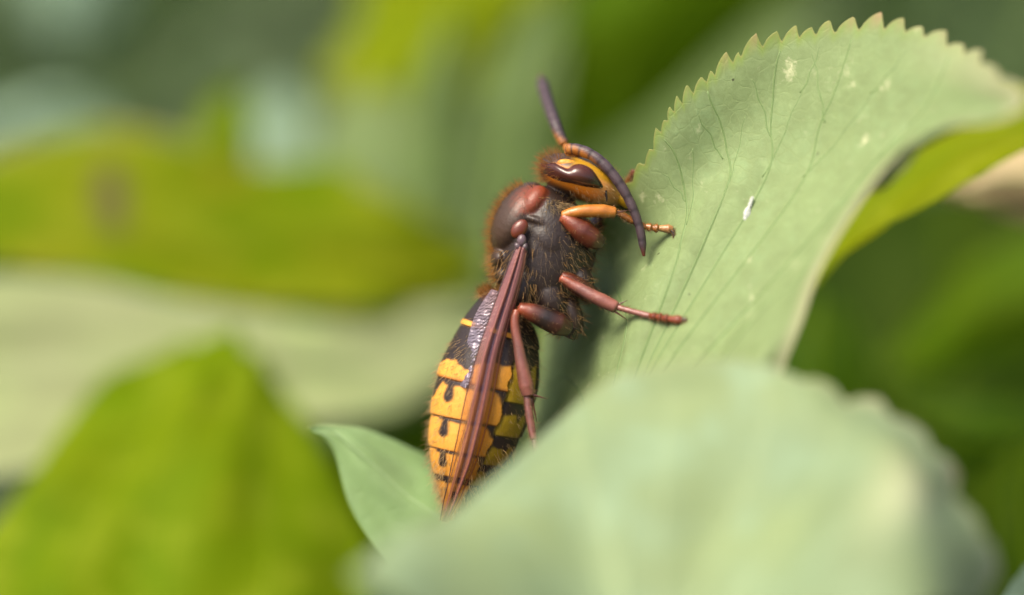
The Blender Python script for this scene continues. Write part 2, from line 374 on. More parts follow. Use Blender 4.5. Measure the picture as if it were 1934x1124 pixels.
make_leaf('large pale green leaf with a folded edge, in front of the tail of the hornet', [F0, F1, F2, F3], 'pale_soft', nu=200, nv=50, teeth=fteeth, veins=[.08,.2,.32,.44,.55,.66,.78,.9], vein_mat='vein_soft', vein_r=.012,
    wob=.05, seed=5, lean=(0, .5), thick=.014, cream=lambda U, V: .35*np.clip((V - .95)/.05, 0, 1)*np.clip((U - .55)/.1, 0, 1) + .5*np.exp(-((U - .80)/.06)**2 - ((V - .70)/.12)**2))  # bright ridge of the fold is a highlight painted into the blade colour

def quick(label, rows, mat, **k):
    k.setdefault('vein_r', .012)
    k.setdefault('nu', 50); k.setdefault('nv', 40)
    return make_leaf(label, rows, mat, **k)

# small leaf behind the tail
quick('small pale green pointed leaf behind the striped tail of the hornet',
    [[(905,1010,-.7),(915,1090,-.5),(905,1180,-.4)], [(830,880,-.75),(835,985,-.45),(800,1120,-.35)], [(770,845,-.7),(765,930,-.5),(730,1060,-.4)], [(690,813,-.65),(685,860,-.5),(665,960,-.5)], [(630,806,-.6),(628,815,-.55),(630,850,-.55)], [(583,806,-.55),(582,809,-.55),(584,812,-.55)]],
    'pale_green', veins=[.5], vein_mat='vein_green', vein_r=.008, seed=8, wob=.03, edge=(.98, .2), lean=(.6, .5))
# bright leaf lower left
quick('broad bright lime green leaf below the spotted leaf',
    [[(60,1500,-1.50),(300,1500,-1.30),(560,1500,-1.80)], [(-60,1130,-2.50),(300,1130,-2.20),(705,1130,-2.90)], [(70,900,-3.10),(340,900,-2.80),(640,920,-3.40)], [(185,740,-3.60),(380,740,-3.40),(552,770,-3.80)], [(245,688,-3.80),(395,676,-3.70),(525,712,-3.80)], [(320,650,-3.85),(415,634,-3.85),(500,668,-3.85)]],
    'lime', veins=[.5, .25, .75], seed=11, wob=.12, lean=(0, .3))
# long spotted leaf on the left
quick('long yellow green leaf with a pale rim and one brown spot',
    [[(-420,300,-5.20),(-420,420,-4.60),(-420,520,-4.10)], [(-120,300,-5.40),(-120,400,-4.70),(-110,490,-4.20)], [(60,262,-5.60),(70,380,-4.80),(60,500,-4.30)], [(200,236,-5.80),(210,390,-4.80),(220,530,-4.40)], [(330,262,-5.80),(360,420,-4.90),(400,575,-4.50)], [(480,322,-5.90),(520,450,-5.10),(560,592,-4.70)], [(640,325,-6.10),(680,450,-5.40),(720,590,-5.00)], [(740,375,-5.80),(800,470,-5.70),(840,570,-5.80)], [(900,470,-6.00),(910,490,-6.00),(910,520,-6.00)]],
    'lime2', nu=60, nv=90, veins=[.5], seed=14, wob=.10, spot=[(.46, .375, .26, .036)], urim=(.10, .85), lean=(0, .2))
# small upright tip above it
quick('small bright green leaf tip standing up behind the spotted leaf',
    [[(400,520,-6.20),(430,520,-6.00),(460,520,-6.20)], [(355,300,-6.20),(420,300,-6.00),(478,310,-6.20)], [(372,245,-6.20),(425,240,-6.10),(474,250,-6.20)], [(405,190,-6.20),(432,190,-6.15),(466,195,-6.20)], [(440,160,-6.20),(448,158,-6.20),(458,162,-6.20)]],
    'lime', veins=[.5], seed=17)
# pale leaf in the middle left
quick('wide cream green leaf under the spotted leaf',
    [[(-500,640,-3.90),(-500,790,-3.70),(-500,900,-3.50)], [(-100,530,-4.10),(-100,720,-4.00),(-60,900,-3.70)], [(120,525,-4.20),(150,690,-4.10),(180,860,-3.90)], [(330,565,-4.30),(360,680,-4.20),(380,840,-4.10)], [(520,590,-4.60),(560,690,-4.40),(600,800,-4.30)], [(700,590,-5.10),(730,680,-4.80),(740,775,-4.60)], [(850,575,-5.50),(860,640,-5.30),(860,700,-5.10)], [(960,570,-5.90),(962,610,-5.90),(962,650,-5.80)]],
    'cream', nv=60, veins=[.5], vein_mat='vein_soft', seed=21, wob=.04, lean=(0, .2))
quick('olive green leaf tucked beneath the cream green leaf',
    [[(500,1300,-5.2),(700,1300,-5.0),(900,1300,-5.2)], [(560,960,-5.5),(720,960,-5.4),(900,960,-5.5)], [(660,850,-5.8),(760,860,-5.7),(880,870,-5.8)], [(740,790,-6.0),(800,780,-6.0),(880,760,-6.0)]],
    'mid', veins=[.5], seed=24)
# top
quick('yellow green jagged leaf hanging above the spotted leaf',
    [[(760,-420,-10.60),(900,-430,-10.40),(1060,-420,-10.60)], [(700,-120,-9.00),(880,-120,-8.80),(1080,-120,-9.00)], [(672,20,-8.00),(830,20,-7.80),(1040,10,-8.00)], [(622,100,-7.50),(760,115,-7.30),(930,110,-7.50)], [(600,140,-7.20),(735,175,-7.00),(860,190,-7.20)]],
    'yellow', nu=120, teeth=saw(np.linspace(.02, .98, 6), [.12, .3, .16, .34]), veins=[.5], seed=27, wob=.1, lean=(0, 3))
for k, (ra, lab) in enumerate((
    ([[(740,420,-6.40),(800,425,-6.30),(870,420,-6.40)], [(757,300,-6.40),(810,300,-6.30),(872,300,-6.40)], [(782,180,-6.40),(825,180,-6.30),(872,180,-6.40)], [(815,90,-6.40),(842,90,-6.35),(868,90,-6.40)], [(842,25,-6.40),(850,22,-6.40),(858,25,-6.40)]], 'narrow grey green leaf tip against the yellow green jagged leaf'),
    ([[(860,460,-6.50),(940,460,-6.40),(1030,460,-6.50)], [(880,320,-6.50),(950,320,-6.40),(1040,320,-6.50)], [(900,200,-6.50),(965,200,-6.40),(1050,200,-6.50)], [(945,90,-6.50),(1000,90,-6.45),(1062,90,-6.50)], [(1000,0,-6.50),(1030,-5,-6.50),(1060,0,-6.50)]], 'broad grey green leaf tip behind the upright antenna'))):
    quick(lab, ra, 'grey', veins=[.5], seed=30+k, lean=(0, 3))
quick('slanting deep green leaf between the upright antenna and the climbed leaf',
    [[(1560,-300,-6.4),(1700,-300,-6.2),(1850,-250,-6.4)], [(1180,-140,-6.6),(1380,-120,-6.4),(1560,-60,-6.6)], [(1060,30,-6.8),(1220,40,-6.5),(1400,60,-6.8)], [(1020,180,-7.0),(1120,190,-6.8),(1240,210,-7.0)], [(1000,290,-7.0),(1030,300,-7.0),(1080,310,-7.0)]],
    'mid', veins=[.5], seed=35, lean=(0, 4))
quick('wide grey green leaf far behind the head of the hornet',
    [[(760,720,-8.6),(1000,720,-8.4),(1240,720,-8.6)], [(560,420,-8.8),(900,430,-8.5),(1300,430,-8.8)], [(560,300,-9.0),(920,300,-8.7),(1360,260,-9.0)], [(640,170,-9.2),(960,180,-9.0),(1480,120,-9.2)], [(760,90,-9.3),(1020,60,-9.2),(1560,0,-9.3)]],
    'grey', veins=[.5], seed=38)
quick('pale blue grey leaf beside the small bright leaf tip',
    [[(430,560,-7.2),(520,560,-7.0),(640,560,-7.2)], [(430,380,-7.3),(520,380,-7.1),(640,400,-7.3)], [(450,270,-7.4),(525,265,-7.3),(600,280,-7.4)], [(490,170,-7.5),(530,160,-7.5),(570,180,-7.5)]],
    'teal', veins=[.5], seed=41)
quick('blurred pale grey leaf lying left of the head of the hornet',
    [[(640,700,-6.4),(780,700,-6.2),(930,700,-6.4)], [(700,480,-6.5),(800,470,-6.3),(940,470,-6.5)], [(720,370,-6.6),(810,350,-6.5),(930,370,-6.6)], [(770,320,-6.7),(820,305,-6.7),(890,320,-6.7)]],
    'grey', veins=[.5], seed=44)
quick('pale blue grey leaf high behind the spotted leaf',
    [[(-20,-330,-11),(130,-330,-10.8),(280,-330,-11)], [(20,-120,-11),(130,-120,-10.8),(250,-120,-11)], [(50,0,-11),(140,10,-10.8),(230,0,-11)], [(100,80,-11),(150,90,-11),(200,80,-11)]],
    'teal', veins=[.5], seed=47, lean=(0, 4))
quick('low blue grey leaf just over the pale rim of the spotted leaf',
    [[(-300,330,-8),(-300,380,-7.8),(-300,430,-8)], [(-60,230,-8),(-60,280,-7.8),(-60,360,-8)], [(80,180,-8),(90,230,-7.9),(100,300,-8)], [(200,190,-8),(210,220,-8),(220,250,-8)]],
    'teal', veins=[.5], seed=50)
# right
quick('glowing yellow green leaf edge below the climbed leaf',
    [[(2250,40,-2.4),(2260,90,-1.7),(2260,140,-1.1)], [(1960,160,-2.4),(1965,230,-1.6),(1970,262,-1.0)], [(1830,180,-2.4),(1830,270,-1.6),(1835,325,-1.0)], [(1700,260,-2.4),(1705,350,-1.6),(1715,398,-1.0)], [(1610,360,-2.4),(1625,420,-1.6),(1640,446,-1.0)], [(1545,460,-1.8),(1565,480,-1.5),(1580,495,-1.2)], [(1510,540,-1.4),(1520,545,-1.4),(1530,552,-1.4)]],
    'yellow', nu=50, nv=60, veins=[.5], seed=53, lean=(0, .5))
quick('dry tan leaf behind the tip of the climbed leaf',
    [[(2300,150,-3.0),(2320,260,-2.8),(2320,380,-3.0)], [(2050,200,-3.1),(2060,320,-2.9),(2050,440,-3.1)], [(1900,260,-3.2),(1905,330,-3.0),(1915,408,-3.2)], [(1820,325,-3.2),(1825,345,-3.2),(1835,380,-3.2)], [(1770,350,-3.2),(1772,356,-3.2),(1775,362,-3.2)]],
    'tan', veins=[.5], vein_mat='vein_pale', seed=56, lean=(0, .5))
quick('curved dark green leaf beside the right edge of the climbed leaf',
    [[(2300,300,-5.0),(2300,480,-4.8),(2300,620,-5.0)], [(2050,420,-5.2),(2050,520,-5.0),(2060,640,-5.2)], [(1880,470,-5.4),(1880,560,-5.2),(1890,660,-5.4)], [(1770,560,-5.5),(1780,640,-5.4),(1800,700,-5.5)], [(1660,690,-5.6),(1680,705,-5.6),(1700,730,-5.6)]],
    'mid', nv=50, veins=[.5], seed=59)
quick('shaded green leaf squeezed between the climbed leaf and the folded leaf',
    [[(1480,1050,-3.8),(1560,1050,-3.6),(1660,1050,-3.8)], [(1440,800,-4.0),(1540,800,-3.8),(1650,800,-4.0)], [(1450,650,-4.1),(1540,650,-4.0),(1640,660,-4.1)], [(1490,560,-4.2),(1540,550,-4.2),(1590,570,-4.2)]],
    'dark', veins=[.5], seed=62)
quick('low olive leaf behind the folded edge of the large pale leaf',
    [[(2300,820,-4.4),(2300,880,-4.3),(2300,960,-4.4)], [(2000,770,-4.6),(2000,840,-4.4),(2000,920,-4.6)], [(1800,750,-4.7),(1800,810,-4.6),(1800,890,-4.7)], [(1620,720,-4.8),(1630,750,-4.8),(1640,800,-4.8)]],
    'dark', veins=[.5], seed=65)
quick('fresh green leaf right of the folded edge of the large pale leaf',
    [[(2010,1500,-1.8),(2120,1500,-1.6),(2250,1500,-1.8)], [(1820,1160,-2.0),(1960,1160,-1.7),(2160,1160,-2.0)], [(1810,1000,-2.2),(1930,990,-1.9),(2130,1000,-2.2)], [(1850,890,-2.3),(1940,870,-2.1),(2080,880,-2.3)], [(1930,830,-2.4),(1965,815,-2.4),(2010,825,-2.4)]],
    'mid', veins=[.5], seed=68)
quick('pale grey leaf corner over the fresh green leaf',
    [[(2000,1500,-.6),(2100,1500,-.5),(2200,1500,-.6)], [(1890,1200,-.9),(1980,1200,-.7),(2100,1200,-.9)], [(1900,1110,-1.0),(1960,1100,-.9),(2050,1110,-1.0)], [(1930,1070,-1.1),(1960,1060,-1.1),(2000,1070,-1.1)]],
    'teal', veins=[.5], seed=71)

quick('added broad leaf coloured with shade deep behind the dry tan leaf',
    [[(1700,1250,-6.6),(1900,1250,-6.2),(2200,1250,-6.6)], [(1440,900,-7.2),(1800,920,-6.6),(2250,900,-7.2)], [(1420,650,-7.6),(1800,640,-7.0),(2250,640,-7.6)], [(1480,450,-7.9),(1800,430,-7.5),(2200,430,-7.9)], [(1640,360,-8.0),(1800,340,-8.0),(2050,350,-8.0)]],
    'shade', veins=[.5], seed=74)  # leaf added to cover pale undergrowth; shade of the gaps put into its colour

# undergrowth: a mass of small leaves on the soil far behind
def undergrowth():
    n = 5200; V = []; F = []; T = []; base = 0
    u = np.linspace(-1, 1, 3); s = np.linspace(0, 1, 5)
    wd = np.array((.12, .75, 1.0, .7, .04))
    for i in range(n):
        z = -rng.uniform(9, 75) if i % 3 else -rng.uniform(9, 30); d = D - z
        x = rng.uniform(-1, 1) * (d * .30 + 6)
        yw = CAM[1] + d * math.cos(PITCH); h = rng.uniform(.3, 1) ** 1.2 * (5.5 if z < -14 else 3.5)
        L = rng.uniform(2.0, 4.6); W = L * rng.uniform(.22, .4); az = rng.uniform(0, 6.28); el = rng.uniform(-.3, 1.1)
        dr = np.array((math.cos(az)*math.cos(el), math.sin(az)*math.cos(el), math.sin(el))); sd = unit(np.cross(dr, (0, 0, 1.0)) + rng.normal(0, .25, 3)); nn = np.cross(sd, dr)
        o = np.array((x, yw, h))
        for k in range(5):
            for j in range(3):
                V.append(o + dr*L*s[k] + sd*W*u[j]*wd[k]*.5 + nn*(W*.22*abs(u[j])*wd[k] - L*.25*s[k]**2))
        T += [rng.random()] * 15
        F += grid_faces(5, 3, off=base); base += 15
    m, nt, bs, out = nodes('undergrowth blades')
    at = nt.nodes.new('ShaderNodeAttribute'); at.attribute_name = 'tone'
    r = nt.nodes.new('ShaderNodeValToRGB'); nt.links.new(at.outputs['Fac'], r.inputs[0])
    e = r.color_ramp.elements; e[0].color = (.03, .06, .012, 1); e[1].color = (.17, .23, .10, 1); x = e.new(.5); x.color = (.06, .11, .02, 1); x = e.new(.8); x.color = (.10, .155, .055, 1)
    nt.links.new(r.outputs[0], bs.inputs['Base Color']); bs.inputs['Roughness'].default_value = .5
    tr = nt.nodes.new('ShaderNodeBsdfTranslucent'); nt.links.new(r.outputs[0], tr.inputs[0])
    mx = nt.nodes.new('ShaderNodeMixShader'); mx.inputs[0].default_value = .35
    nt.links.new(bs.outputs[0], mx.inputs[1]); nt.links.new(tr.outputs[0], mx.inputs[2]); nt.links.new(mx.outputs[0], out.inputs[0])
    o = mesh_obj('undergrowth', V, F, m, extra={'tone': T}); o['kind'] = 'stuff'
    o['label'] = 'dim mass of small leaves covering the soil behind'; o['category'] = 'undergrowth'
undergrowth()

# ------------------------------------------------------------------ the hornet
ZC = -65.0                    # its midplane, in photograph pixels behind the plane in focus
HX, HY = 1000.0, 460.0
def h(px, py, z): return np.stack(np.broadcast_arrays((np.asarray(px, float) - HX)*PX, (HY - np.asarray(py, float))*PX, np.asarray(z, float)*PX), -1)
HM = Matrix(((AX[0], UP[0], -FW[0], 0), (AX[1], UP[1], -FW[1], 0), (AX[2], UP[2], -FW[2], 0), (0, 0, 0, 1)))
hp = P(HX, HY, 0); HM.translation = Vector(tuple(hp))
hornet = thing('hornet', 'brown and yellow striped hornet climbing the pale green toothed leaf', 'hornet', matrix=HM)

def ellipsoid(c, r, axis=(1, 0), n=(28, 18), col=(.1, .1, .1)):
    """c, r in photograph pixels; axis: direction of the first radius in the picture (x right, y down)"""
    a = np.array((axis[0], -axis[1], 0.0)); a /= np.linalg.norm(a); b = np.array((-a[1], a[0], 0)); zz = np.array((0, 0, 1.0))
    th = np.linspace(0, 2*math.pi, n[0], endpoint=False); ph = np.linspace(.02, math.pi - .02, n[1])
    T, PH = np.meshgrid(th, ph); T = T.ravel(); PH = PH.ravel()
    v = (a*r[0])[None]*np.cos(PH)[:, None] + (b*r[1])[None]*(np.sin(PH)*np.cos(T))[:, None] + (zz*r[2])[None]*(np.sin(PH)*np.sin(T))[:, None]
    V = h(c[0], c[1], c[2]) + v*PX
    F = grid_faces(n[1], n[0], True); F.append(list(range(n[0]))); k = (n[1]-1)*n[0]; F.append([k+i for i in range(n[0])][::-1])
    return V, F, col

def loft(pairs, rz, zc, ns=64, m=90, par=False):
    """rings between pairs of outline points (x, y)-(x, y); rz: half depth; zc: middle depth"""
    A = np.array([p[0] for p in pairs], float); B = np.array([p[1] for p in pairs], float); n = len(pairs)
    t = np.linspace(0, 1, m); W = crw(n, t)
    A = W @ A; B = W @ B; rzz = np.maximum(W @ np.asarray(rz, float), .5); zcc = W @ np.broadcast_to(np.asarray(zc, float), (n,))
    C = (A + B)/2; H = (B - A)/2
    th = np.linspace(-math.pi, math.pi, ns, endpoint=False)        # 0 faces the viewer, -pi/2 the left outline
    px = C[:, None, 0] + H[:, None, 0]*np.sin(th); py = C[:, None, 1] + H[:, None, 1]*np.sin(th)
    z = zcc[:, None] + rzz[:, None]*np.cos(th)
    F = grid_faces(m, ns, True); F.append(list(range(ns))[::-1]); k = (m-1)*ns; F.append([k+i for i in range(ns)])
    if par: return px, py, z, C, H, rzz, zcc, t*(n-1), th, F
    return h(px, py, z).reshape(-1, 3), F

# pigments
DARK = np.array((.020, .011, .008)); BROWN = np.array((.060, .032, .018)); RED = np.array((.20, .038, .012)); ORANGE = np.array((.50, .17, .018))
YEL = np.array((.74, .33, .045)); OLIVE = np.array((.34, .225, .010)); FACE = np.array((.52, .29, .010)); TAN = np.array((.42, .20, .07)); PURP = np.array((.060, .038, .044)); PINK = np.array((.26, .075, .05))
def lerp(a, b, t):
    t = np.clip(np.asarray(t, float), 0, 1)[..., None]; return np.asarray(a)*(1-t) + np.asarray(b)*t
def sstep(x, a, b): 
    t = np.clip((x-a)/(b-a), 0, 1); return t*t*(3-2*t)

def abdomen():
    pairs = [((950,552),(972,566)), ((925,546),(990,592)), ((898,574),(1010,622)), ((870,612),(1020,655)), ((845,663),(1020,705)), ((825,711),(1014,752)), ((813,783),(993,814)), ((810,845),(962,872)), ((818,897),(925,912)), ((830,940),(893,950)), ((846,988),(862,990))]
    rz = [14, 42, 66, 82, 90, 90, 82, 70, 50, 32, 8]
    ns, m = 280, 520
    px, py, z, C, H, rzz, zcc, s, th, F = loft(pairs, rz, ZC, ns, m, True)
    S = np.broadcast_to(s[:, None], px.shape); TH = np.broadcast_to(th[None], px.shape)
    phi = np.degrees(np.arccos(np.clip(-np.sin(TH), -1, 1)))          # 0 back, 90 flank, 180 belly
    borders = np.array([0, 3, 5, 6, 7, 8, 10.2])
    rs = np.random.default_rng(4)
    wig = .025*np.sin(TH*9 + S*3) + .015*np.sin(TH*23 + S*7) + .01*np.sin(TH*61 + S*13)
    ster = phi > 114 + 1.5*np.sin(S*9)
    Sb = np.where(ster, S - .28*np.where(S < 4.6, .6, 1), S)
    k = np.clip(np.searchsorted(borders, Sb.ravel(), side='right').reshape(S.shape) - 1, 0, 5)
    f = (Sb - borders[k])/(borders[k+1] - borders[k])
    # overlapping plates: each swells towards its hind edge, then steps down
    seg = 1 + .024*np.sin(np.clip(f, 0, 1)*math.pi*.85) + .018*f - .012*sstep(f, .05, 0)
    seg = np.where(ster, seg - .035 - .02*sstep(phi, 122, 114), seg)
    seg = np.where(S < 1.2, 1, seg); seg = np.where(S > 9.6, 1 + (seg-1)*np.clip((10-S)/.4, 0, 1), seg)
    px2 = C[:, None, 0] + (px - C[:, None, 0])*seg; py2 = C[:, None, 1] + (py - C[:, None, 1])*seg; z2 = zcc[:, None] + (z - zcc[:, None])*seg
    d = np.ones(S.shape, bool)                                   # True: dark
    def notch(c, wd, depth, f, phi):
        w_ = wd*(.78 + .4*np.exp(-((f-depth*.72)/(depth*.28))**2)); w_ = np.where(f > depth*.8, w_*np.sqrt(np.clip(1-((f-depth*.8)/(depth*.2))**2, 0, 1)), w_)
        return (np.abs(phi-c) < w_) & (f < depth)
    y1 = (k == 0) & (f > .93); 
    y2 = (k == 1) & (f > .66 - .16*sstep(phi, 60, 100) + .10*np.exp(-((phi-62)/9)**2) + .10*sstep(phi, 20, 5) + wig)
    b3 = np.where(phi < 34, .08 + .5*sstep(phi, 36, 14), .16) ; b3 = np.where(phi > 88, .09 + .35*sstep(phi, 100, 114), b3)
    y3 = (k == 2) & (f > b3 + wig*.6) & ~notch(47, 6.5, .62, f, phi)
    b4 = np.where(phi < 36, .035, .10); b4 = np.where(phi > 90, .06 + .35*sstep(phi, 98, 114), b4)
    y4 = (k == 3) & (f > b4 + wig*.5) & ~notch(48, 7, .60, f, phi)
    b5 = np.where(phi < 36, .04, .12); b5 = np.where(phi > 92, .08 + .3*sstep(phi, 100, 114), b5)
    y5 = (k == 4) & (f > b5 + wig*.5) & ~notch(50, 8, .66, f, phi)
    y6 = (k == 5) & (f > .13 + wig*.6) & ~((np.abs(phi-82) < 9) & (f > .3) & (f < .55))
    yel = (y1 | y2 | y3 | y4 | y5 | y6) & ~ster
    ys = ster & (k >= 1) & (f > .34 + .25*sstep(phi, 118, 114) + .05*np.sin(TH*9+S*5) + .25*np.exp(-((phi-141)/4)**2)) & (phi < 158)
    col = np.zeros(S.shape + (3,)); col[:] = DARK*1.1
    front = (k == 0) & (f < .62); col = np.where(front[..., None], lerp(RED*.7, DARK, sstep(f, .3, .62)), col)
    dor = lerp(YEL, YEL*np.array((.82, .80, .6)), sstep(phi, 80, 112))  # flank yellow darker: partly its own mustard, partly shade put into the colour
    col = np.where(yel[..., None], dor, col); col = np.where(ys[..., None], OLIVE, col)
    rim = (f > .965) & ~ster & (k > 0); col = np.where(rim[..., None], col*np.array((.55, .42, .4)), col)
    for _ in range(3):
        col = (col*2 + np.roll(col, 1, 1) + np.roll(col, -1, 1))/4; col[1:-1] = (col[1:-1]*2 + col[2:] + col[:-2])/4
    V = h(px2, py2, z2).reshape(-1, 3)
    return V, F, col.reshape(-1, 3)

def head_shell():
    c = np.array((1100., 334.)); a = np.array((.936, .352)); b = np.array((.352, -.936))      # along: crown to mouth; b: towards the face
    n0, n1 = 90, 70
    th = np.linspace(0, 2*math.pi, n0, endpoint=False); t = np.linspace(-1, 1, n1)
    T, TH = np.meshgrid(t, th, indexing='ij')
    al = 84*np.sin(T*math.pi/2); pr = np.cos(T*math.pi/2)**.75
    lp = np.cos(TH); lz = np.sin(TH)
    hb = np.where(lp > 0, 40 + 6*T, 42)*pr                       # a blunt face, a rounder nape
    lpv = np.sign(lp)*np.abs(lp)**.9*hb; lzv = np.sign(lz)*np.abs(lz)**.85*(86 - 10*T)*pr
    px = c[0] + a[0]*al + b[0]*lpv; py = c[1] + a[1]*al + b[1]*lpv; z = ZC + lzv
    col = np.zeros(px.shape + (3,)); col[:] = ORANGE
    L = al/84; Q = lpv/42
    col = lerp((.72, .25, .014), (.62, .30, .09), sstep(L, .1, .7))                             # cheek, paler towards the mouth
    col = np.where((Q > .15)[..., None], lerp(BROWN, FACE*np.array((.75, .68, .6)), sstep(L, -.45, -.2)), col)
    col = lerp(col, RED*.55, sstep(L, -.6, -.85)); col = lerp(col, BROWN*.8, sstep(L, -.62, -.8)*sstep(Q, -.15, .1))
    col = lerp(col, BROWN*.6, sstep(Q, -.55, -.9)*sstep(L, .5, -.2))            # nape
    F = grid_faces(n1, n0, True)
    return h(px, py, z).reshape(-1, 3), F, col.reshape(-1, 3)

def lobes():
    L = []
    v, f = loft([((1042,350),(1088,380)), ((1003,350),(1110,418)), ((970,376),(1122,452)), ((948,412),(1128,480)), ((940,455),(1120,508)), ((936,500),(1110,540)), ((944,535),(1088,574)), ((958,560),(1058,600)), ((975,578),(1020,602))],
                [32, 66, 80, 84, 84, 80, 68, 48, 24], ZC, 72, 110)
    L.append((v, f, DARK*1.05))
    L.append(ellipsoid((980, 412, ZC), (78, 46, 78), (-.5, .866), col=BROWN*.9))          # shield of the back
    L.append(ellipsoid((943, 487, ZC), (24, 18, 52), (-.1, 1), col=BROWN*.8))              # scutellum
    L.append(ellipsoid((948, 520, ZC), (20, 15, 48), (.25, 1), col=BROWN*.6))
    for s in (1, -1):
        L.append(ellipsoid((1006, 385, ZC + s*44), (40, 25, 34), (-.55, .83), col=RED*.95))   # shoulder plate
        L.append(ellipsoid((1018, 418, ZC + s*62), (32, 10, 22), (.9, .30), col=DARK*1.5))
        L.append(ellipsoid((1035, 455, ZC + s*52), (52, 40, 36), (.6, .8), col=DARK*1.2))
        L.append(ellipsoid((1012, 470, ZC + s*64), (34, 14, 20), (-.35, 1), col=DARK*1.3))
        L.append(ellipsoid((985, 545, ZC + s*58), (40, 26, 26), (-.5, 1), col=DARK*1.3))
        L.append(ellipsoid((1040, 560, ZC + s*46), (44, 30, 30), (.5, 1), col=DARK*1.3))
        L.append(ellipsoid((1108, 440, ZC + s*38), (40, 22, 26), (.6, .8), col=DARK))          # hips of the legs
        L.append(ellipsoid((1098, 530, ZC + s*34), (34, 24, 28), (.3, 1), col=DARK))
        L.append(ellipsoid((1080, 590, ZC + s*30), (44, 20, 28), (.35, 1), col=DARK*1.6))
        L.append(ellipsoid((1072, 618, ZC + s*34), (26, 18, 22), (1, -.1), col=BROWN*.8))
    L.append(ellipsoid((1052, 362, ZC), (34, 24, 32), (.6, -.8), col=DARK))                    # neck
    L.append(ellipsoid((1164, 362, ZC), (26, 20, 50), (.75, .66), col=FACE))                   # clypeus
    L.append(ellipsoid((1114, 316, ZC), (24, 11, 38), (.9, .42), col=FACE*np.array((.72, .66, .6))))
    L.append(head_shell())
    L.append(ellipsoid((962, 566, ZC), (26, 16, 18), (-.4, 1), col=RED*.4))                    # waist
    return L

def make_body():
    shells = lobes()
    V, F, C = join(shells)
    me = bpy.data.meshes.new('tmp'); me.from_pydata(V.tolist(), [], F); me.update()
    bm = bmesh.new(); bm.from_mesh(me); bmesh.ops.recalc_face_normals(bm, faces=bm.faces); bm.to_mesh(me); bm.free()
    o = bpy.data.objects.new('tmp', me); sc.collection.objects.link(o)
    rm = o.modifiers.new('r', 'REMESH'); rm.mode = 'VOXEL'; rm.voxel_size = .0075
    s = o.modifiers.new('s', 'SMOOTH'); s.iterations = 8; s.factor = .5
    dg = bpy.context.evaluated_depsgraph_get(); ev = o.evaluated_get(dg); m2 = bpy.data.meshes.new_from_object(ev)
    n = len(m2.vertices); v2 = np.zeros(n*3); m2.vertices.foreach_get('co', v2); v2 = v2.reshape(-1, 3)
    f2 = [list(p.vertices) for p in m2.polygons]
    kd = kdtree.KDTree(len(V))
    for i, p in enumerate(V): kd.insert(p, i)
    kd.balance()
    c2 = np.zeros((n, 3))
    for i, p in enumerate(v2):
        q = kd.find_n(p, 8); ww = np.array([1/(d + 4e-3)**2 for _, _, d in q]); c2[i] = (C[[j for _, j, _ in q]]*ww[:, None]).sum(0)/ww.sum()
    bpy.data.objects.remove(o); bpy.data.meshes.remove(me); bpy.data.meshes.remove(m2)
    va, fa, ca = abdomen()
    Vb, Fb, Cb = join([(v2, f2, c2), (va, fa, ca)])
    ob = mesh_obj('body', Vb, Fb, M['body'], hornet, Cb)
    bm = bmesh.new(); bm.from_mesh(ob.data); bmesh.ops.recalc_face_normals(bm, faces=bm.faces); bm.to_mesh(ob.data); bm.free()
    return ob
body = make_body()

# eyes
def eye(side):
    top = [(1026,319),(1034,308),(1047,307),(1060,313),(1072,317),(1084,311),(1100,311),(1118,320),(1132,338),(1140,351)]
    bot = [(1027,326),(1038,334),(1052,341),(1066,345),(1080,348),(1092,351),(1106,354),(1122,356),(1134,357),(1141,355)]
    mid = (np.array(top) + np.array(bot))/2
    la = (mid - np.array((1100, 334))) @ np.array((.936, .352))
    z0 = ZC + side*(80*np.sqrt(np.clip(1 - (la/96)**2, .05, 1)) - 5)
    px, py, z, C, H, rzz, zcc, s, th, F = loft(list(zip(top, bot)), [4, 14, 20, 23, 24, 25, 24, 21, 14, 4], z0, 48, 70, True)
    t = np.broadcast_to((s/9)[:, None], px.shape); sn = np.broadcast_to(np.sin(th)[None], px.shape)
    col = lerp((.055, .014, .008), (.016, .012, .006), sstep(t + .25*sn, .45, .95)); col = lerp(col, (.09, .022, .010), .5*np.exp(-((t-.55)/.15)**2))
    o = mesh_obj('compound_eye', h(px, py, z).reshape(-1, 3), F, M['eye'], hornet, col.reshape(-1, 3))
    o['label'] = 'glossy dark red brown kidney shaped eye'
    return o
eye(1); eye(-1)
for (x, y, z) in ((1034, 305, ZC + 24), (1034, 305, ZC - 24), (1046, 296, ZC)):
    v, f, c = ellipsoid((x, y, z), (5, 5, 5), n=(16, 10), col=(.01, .01, .012)); mesh_obj('ocellus', v, f, M['eye'], hornet, np.broadcast_to(c, (len(v), 3)))
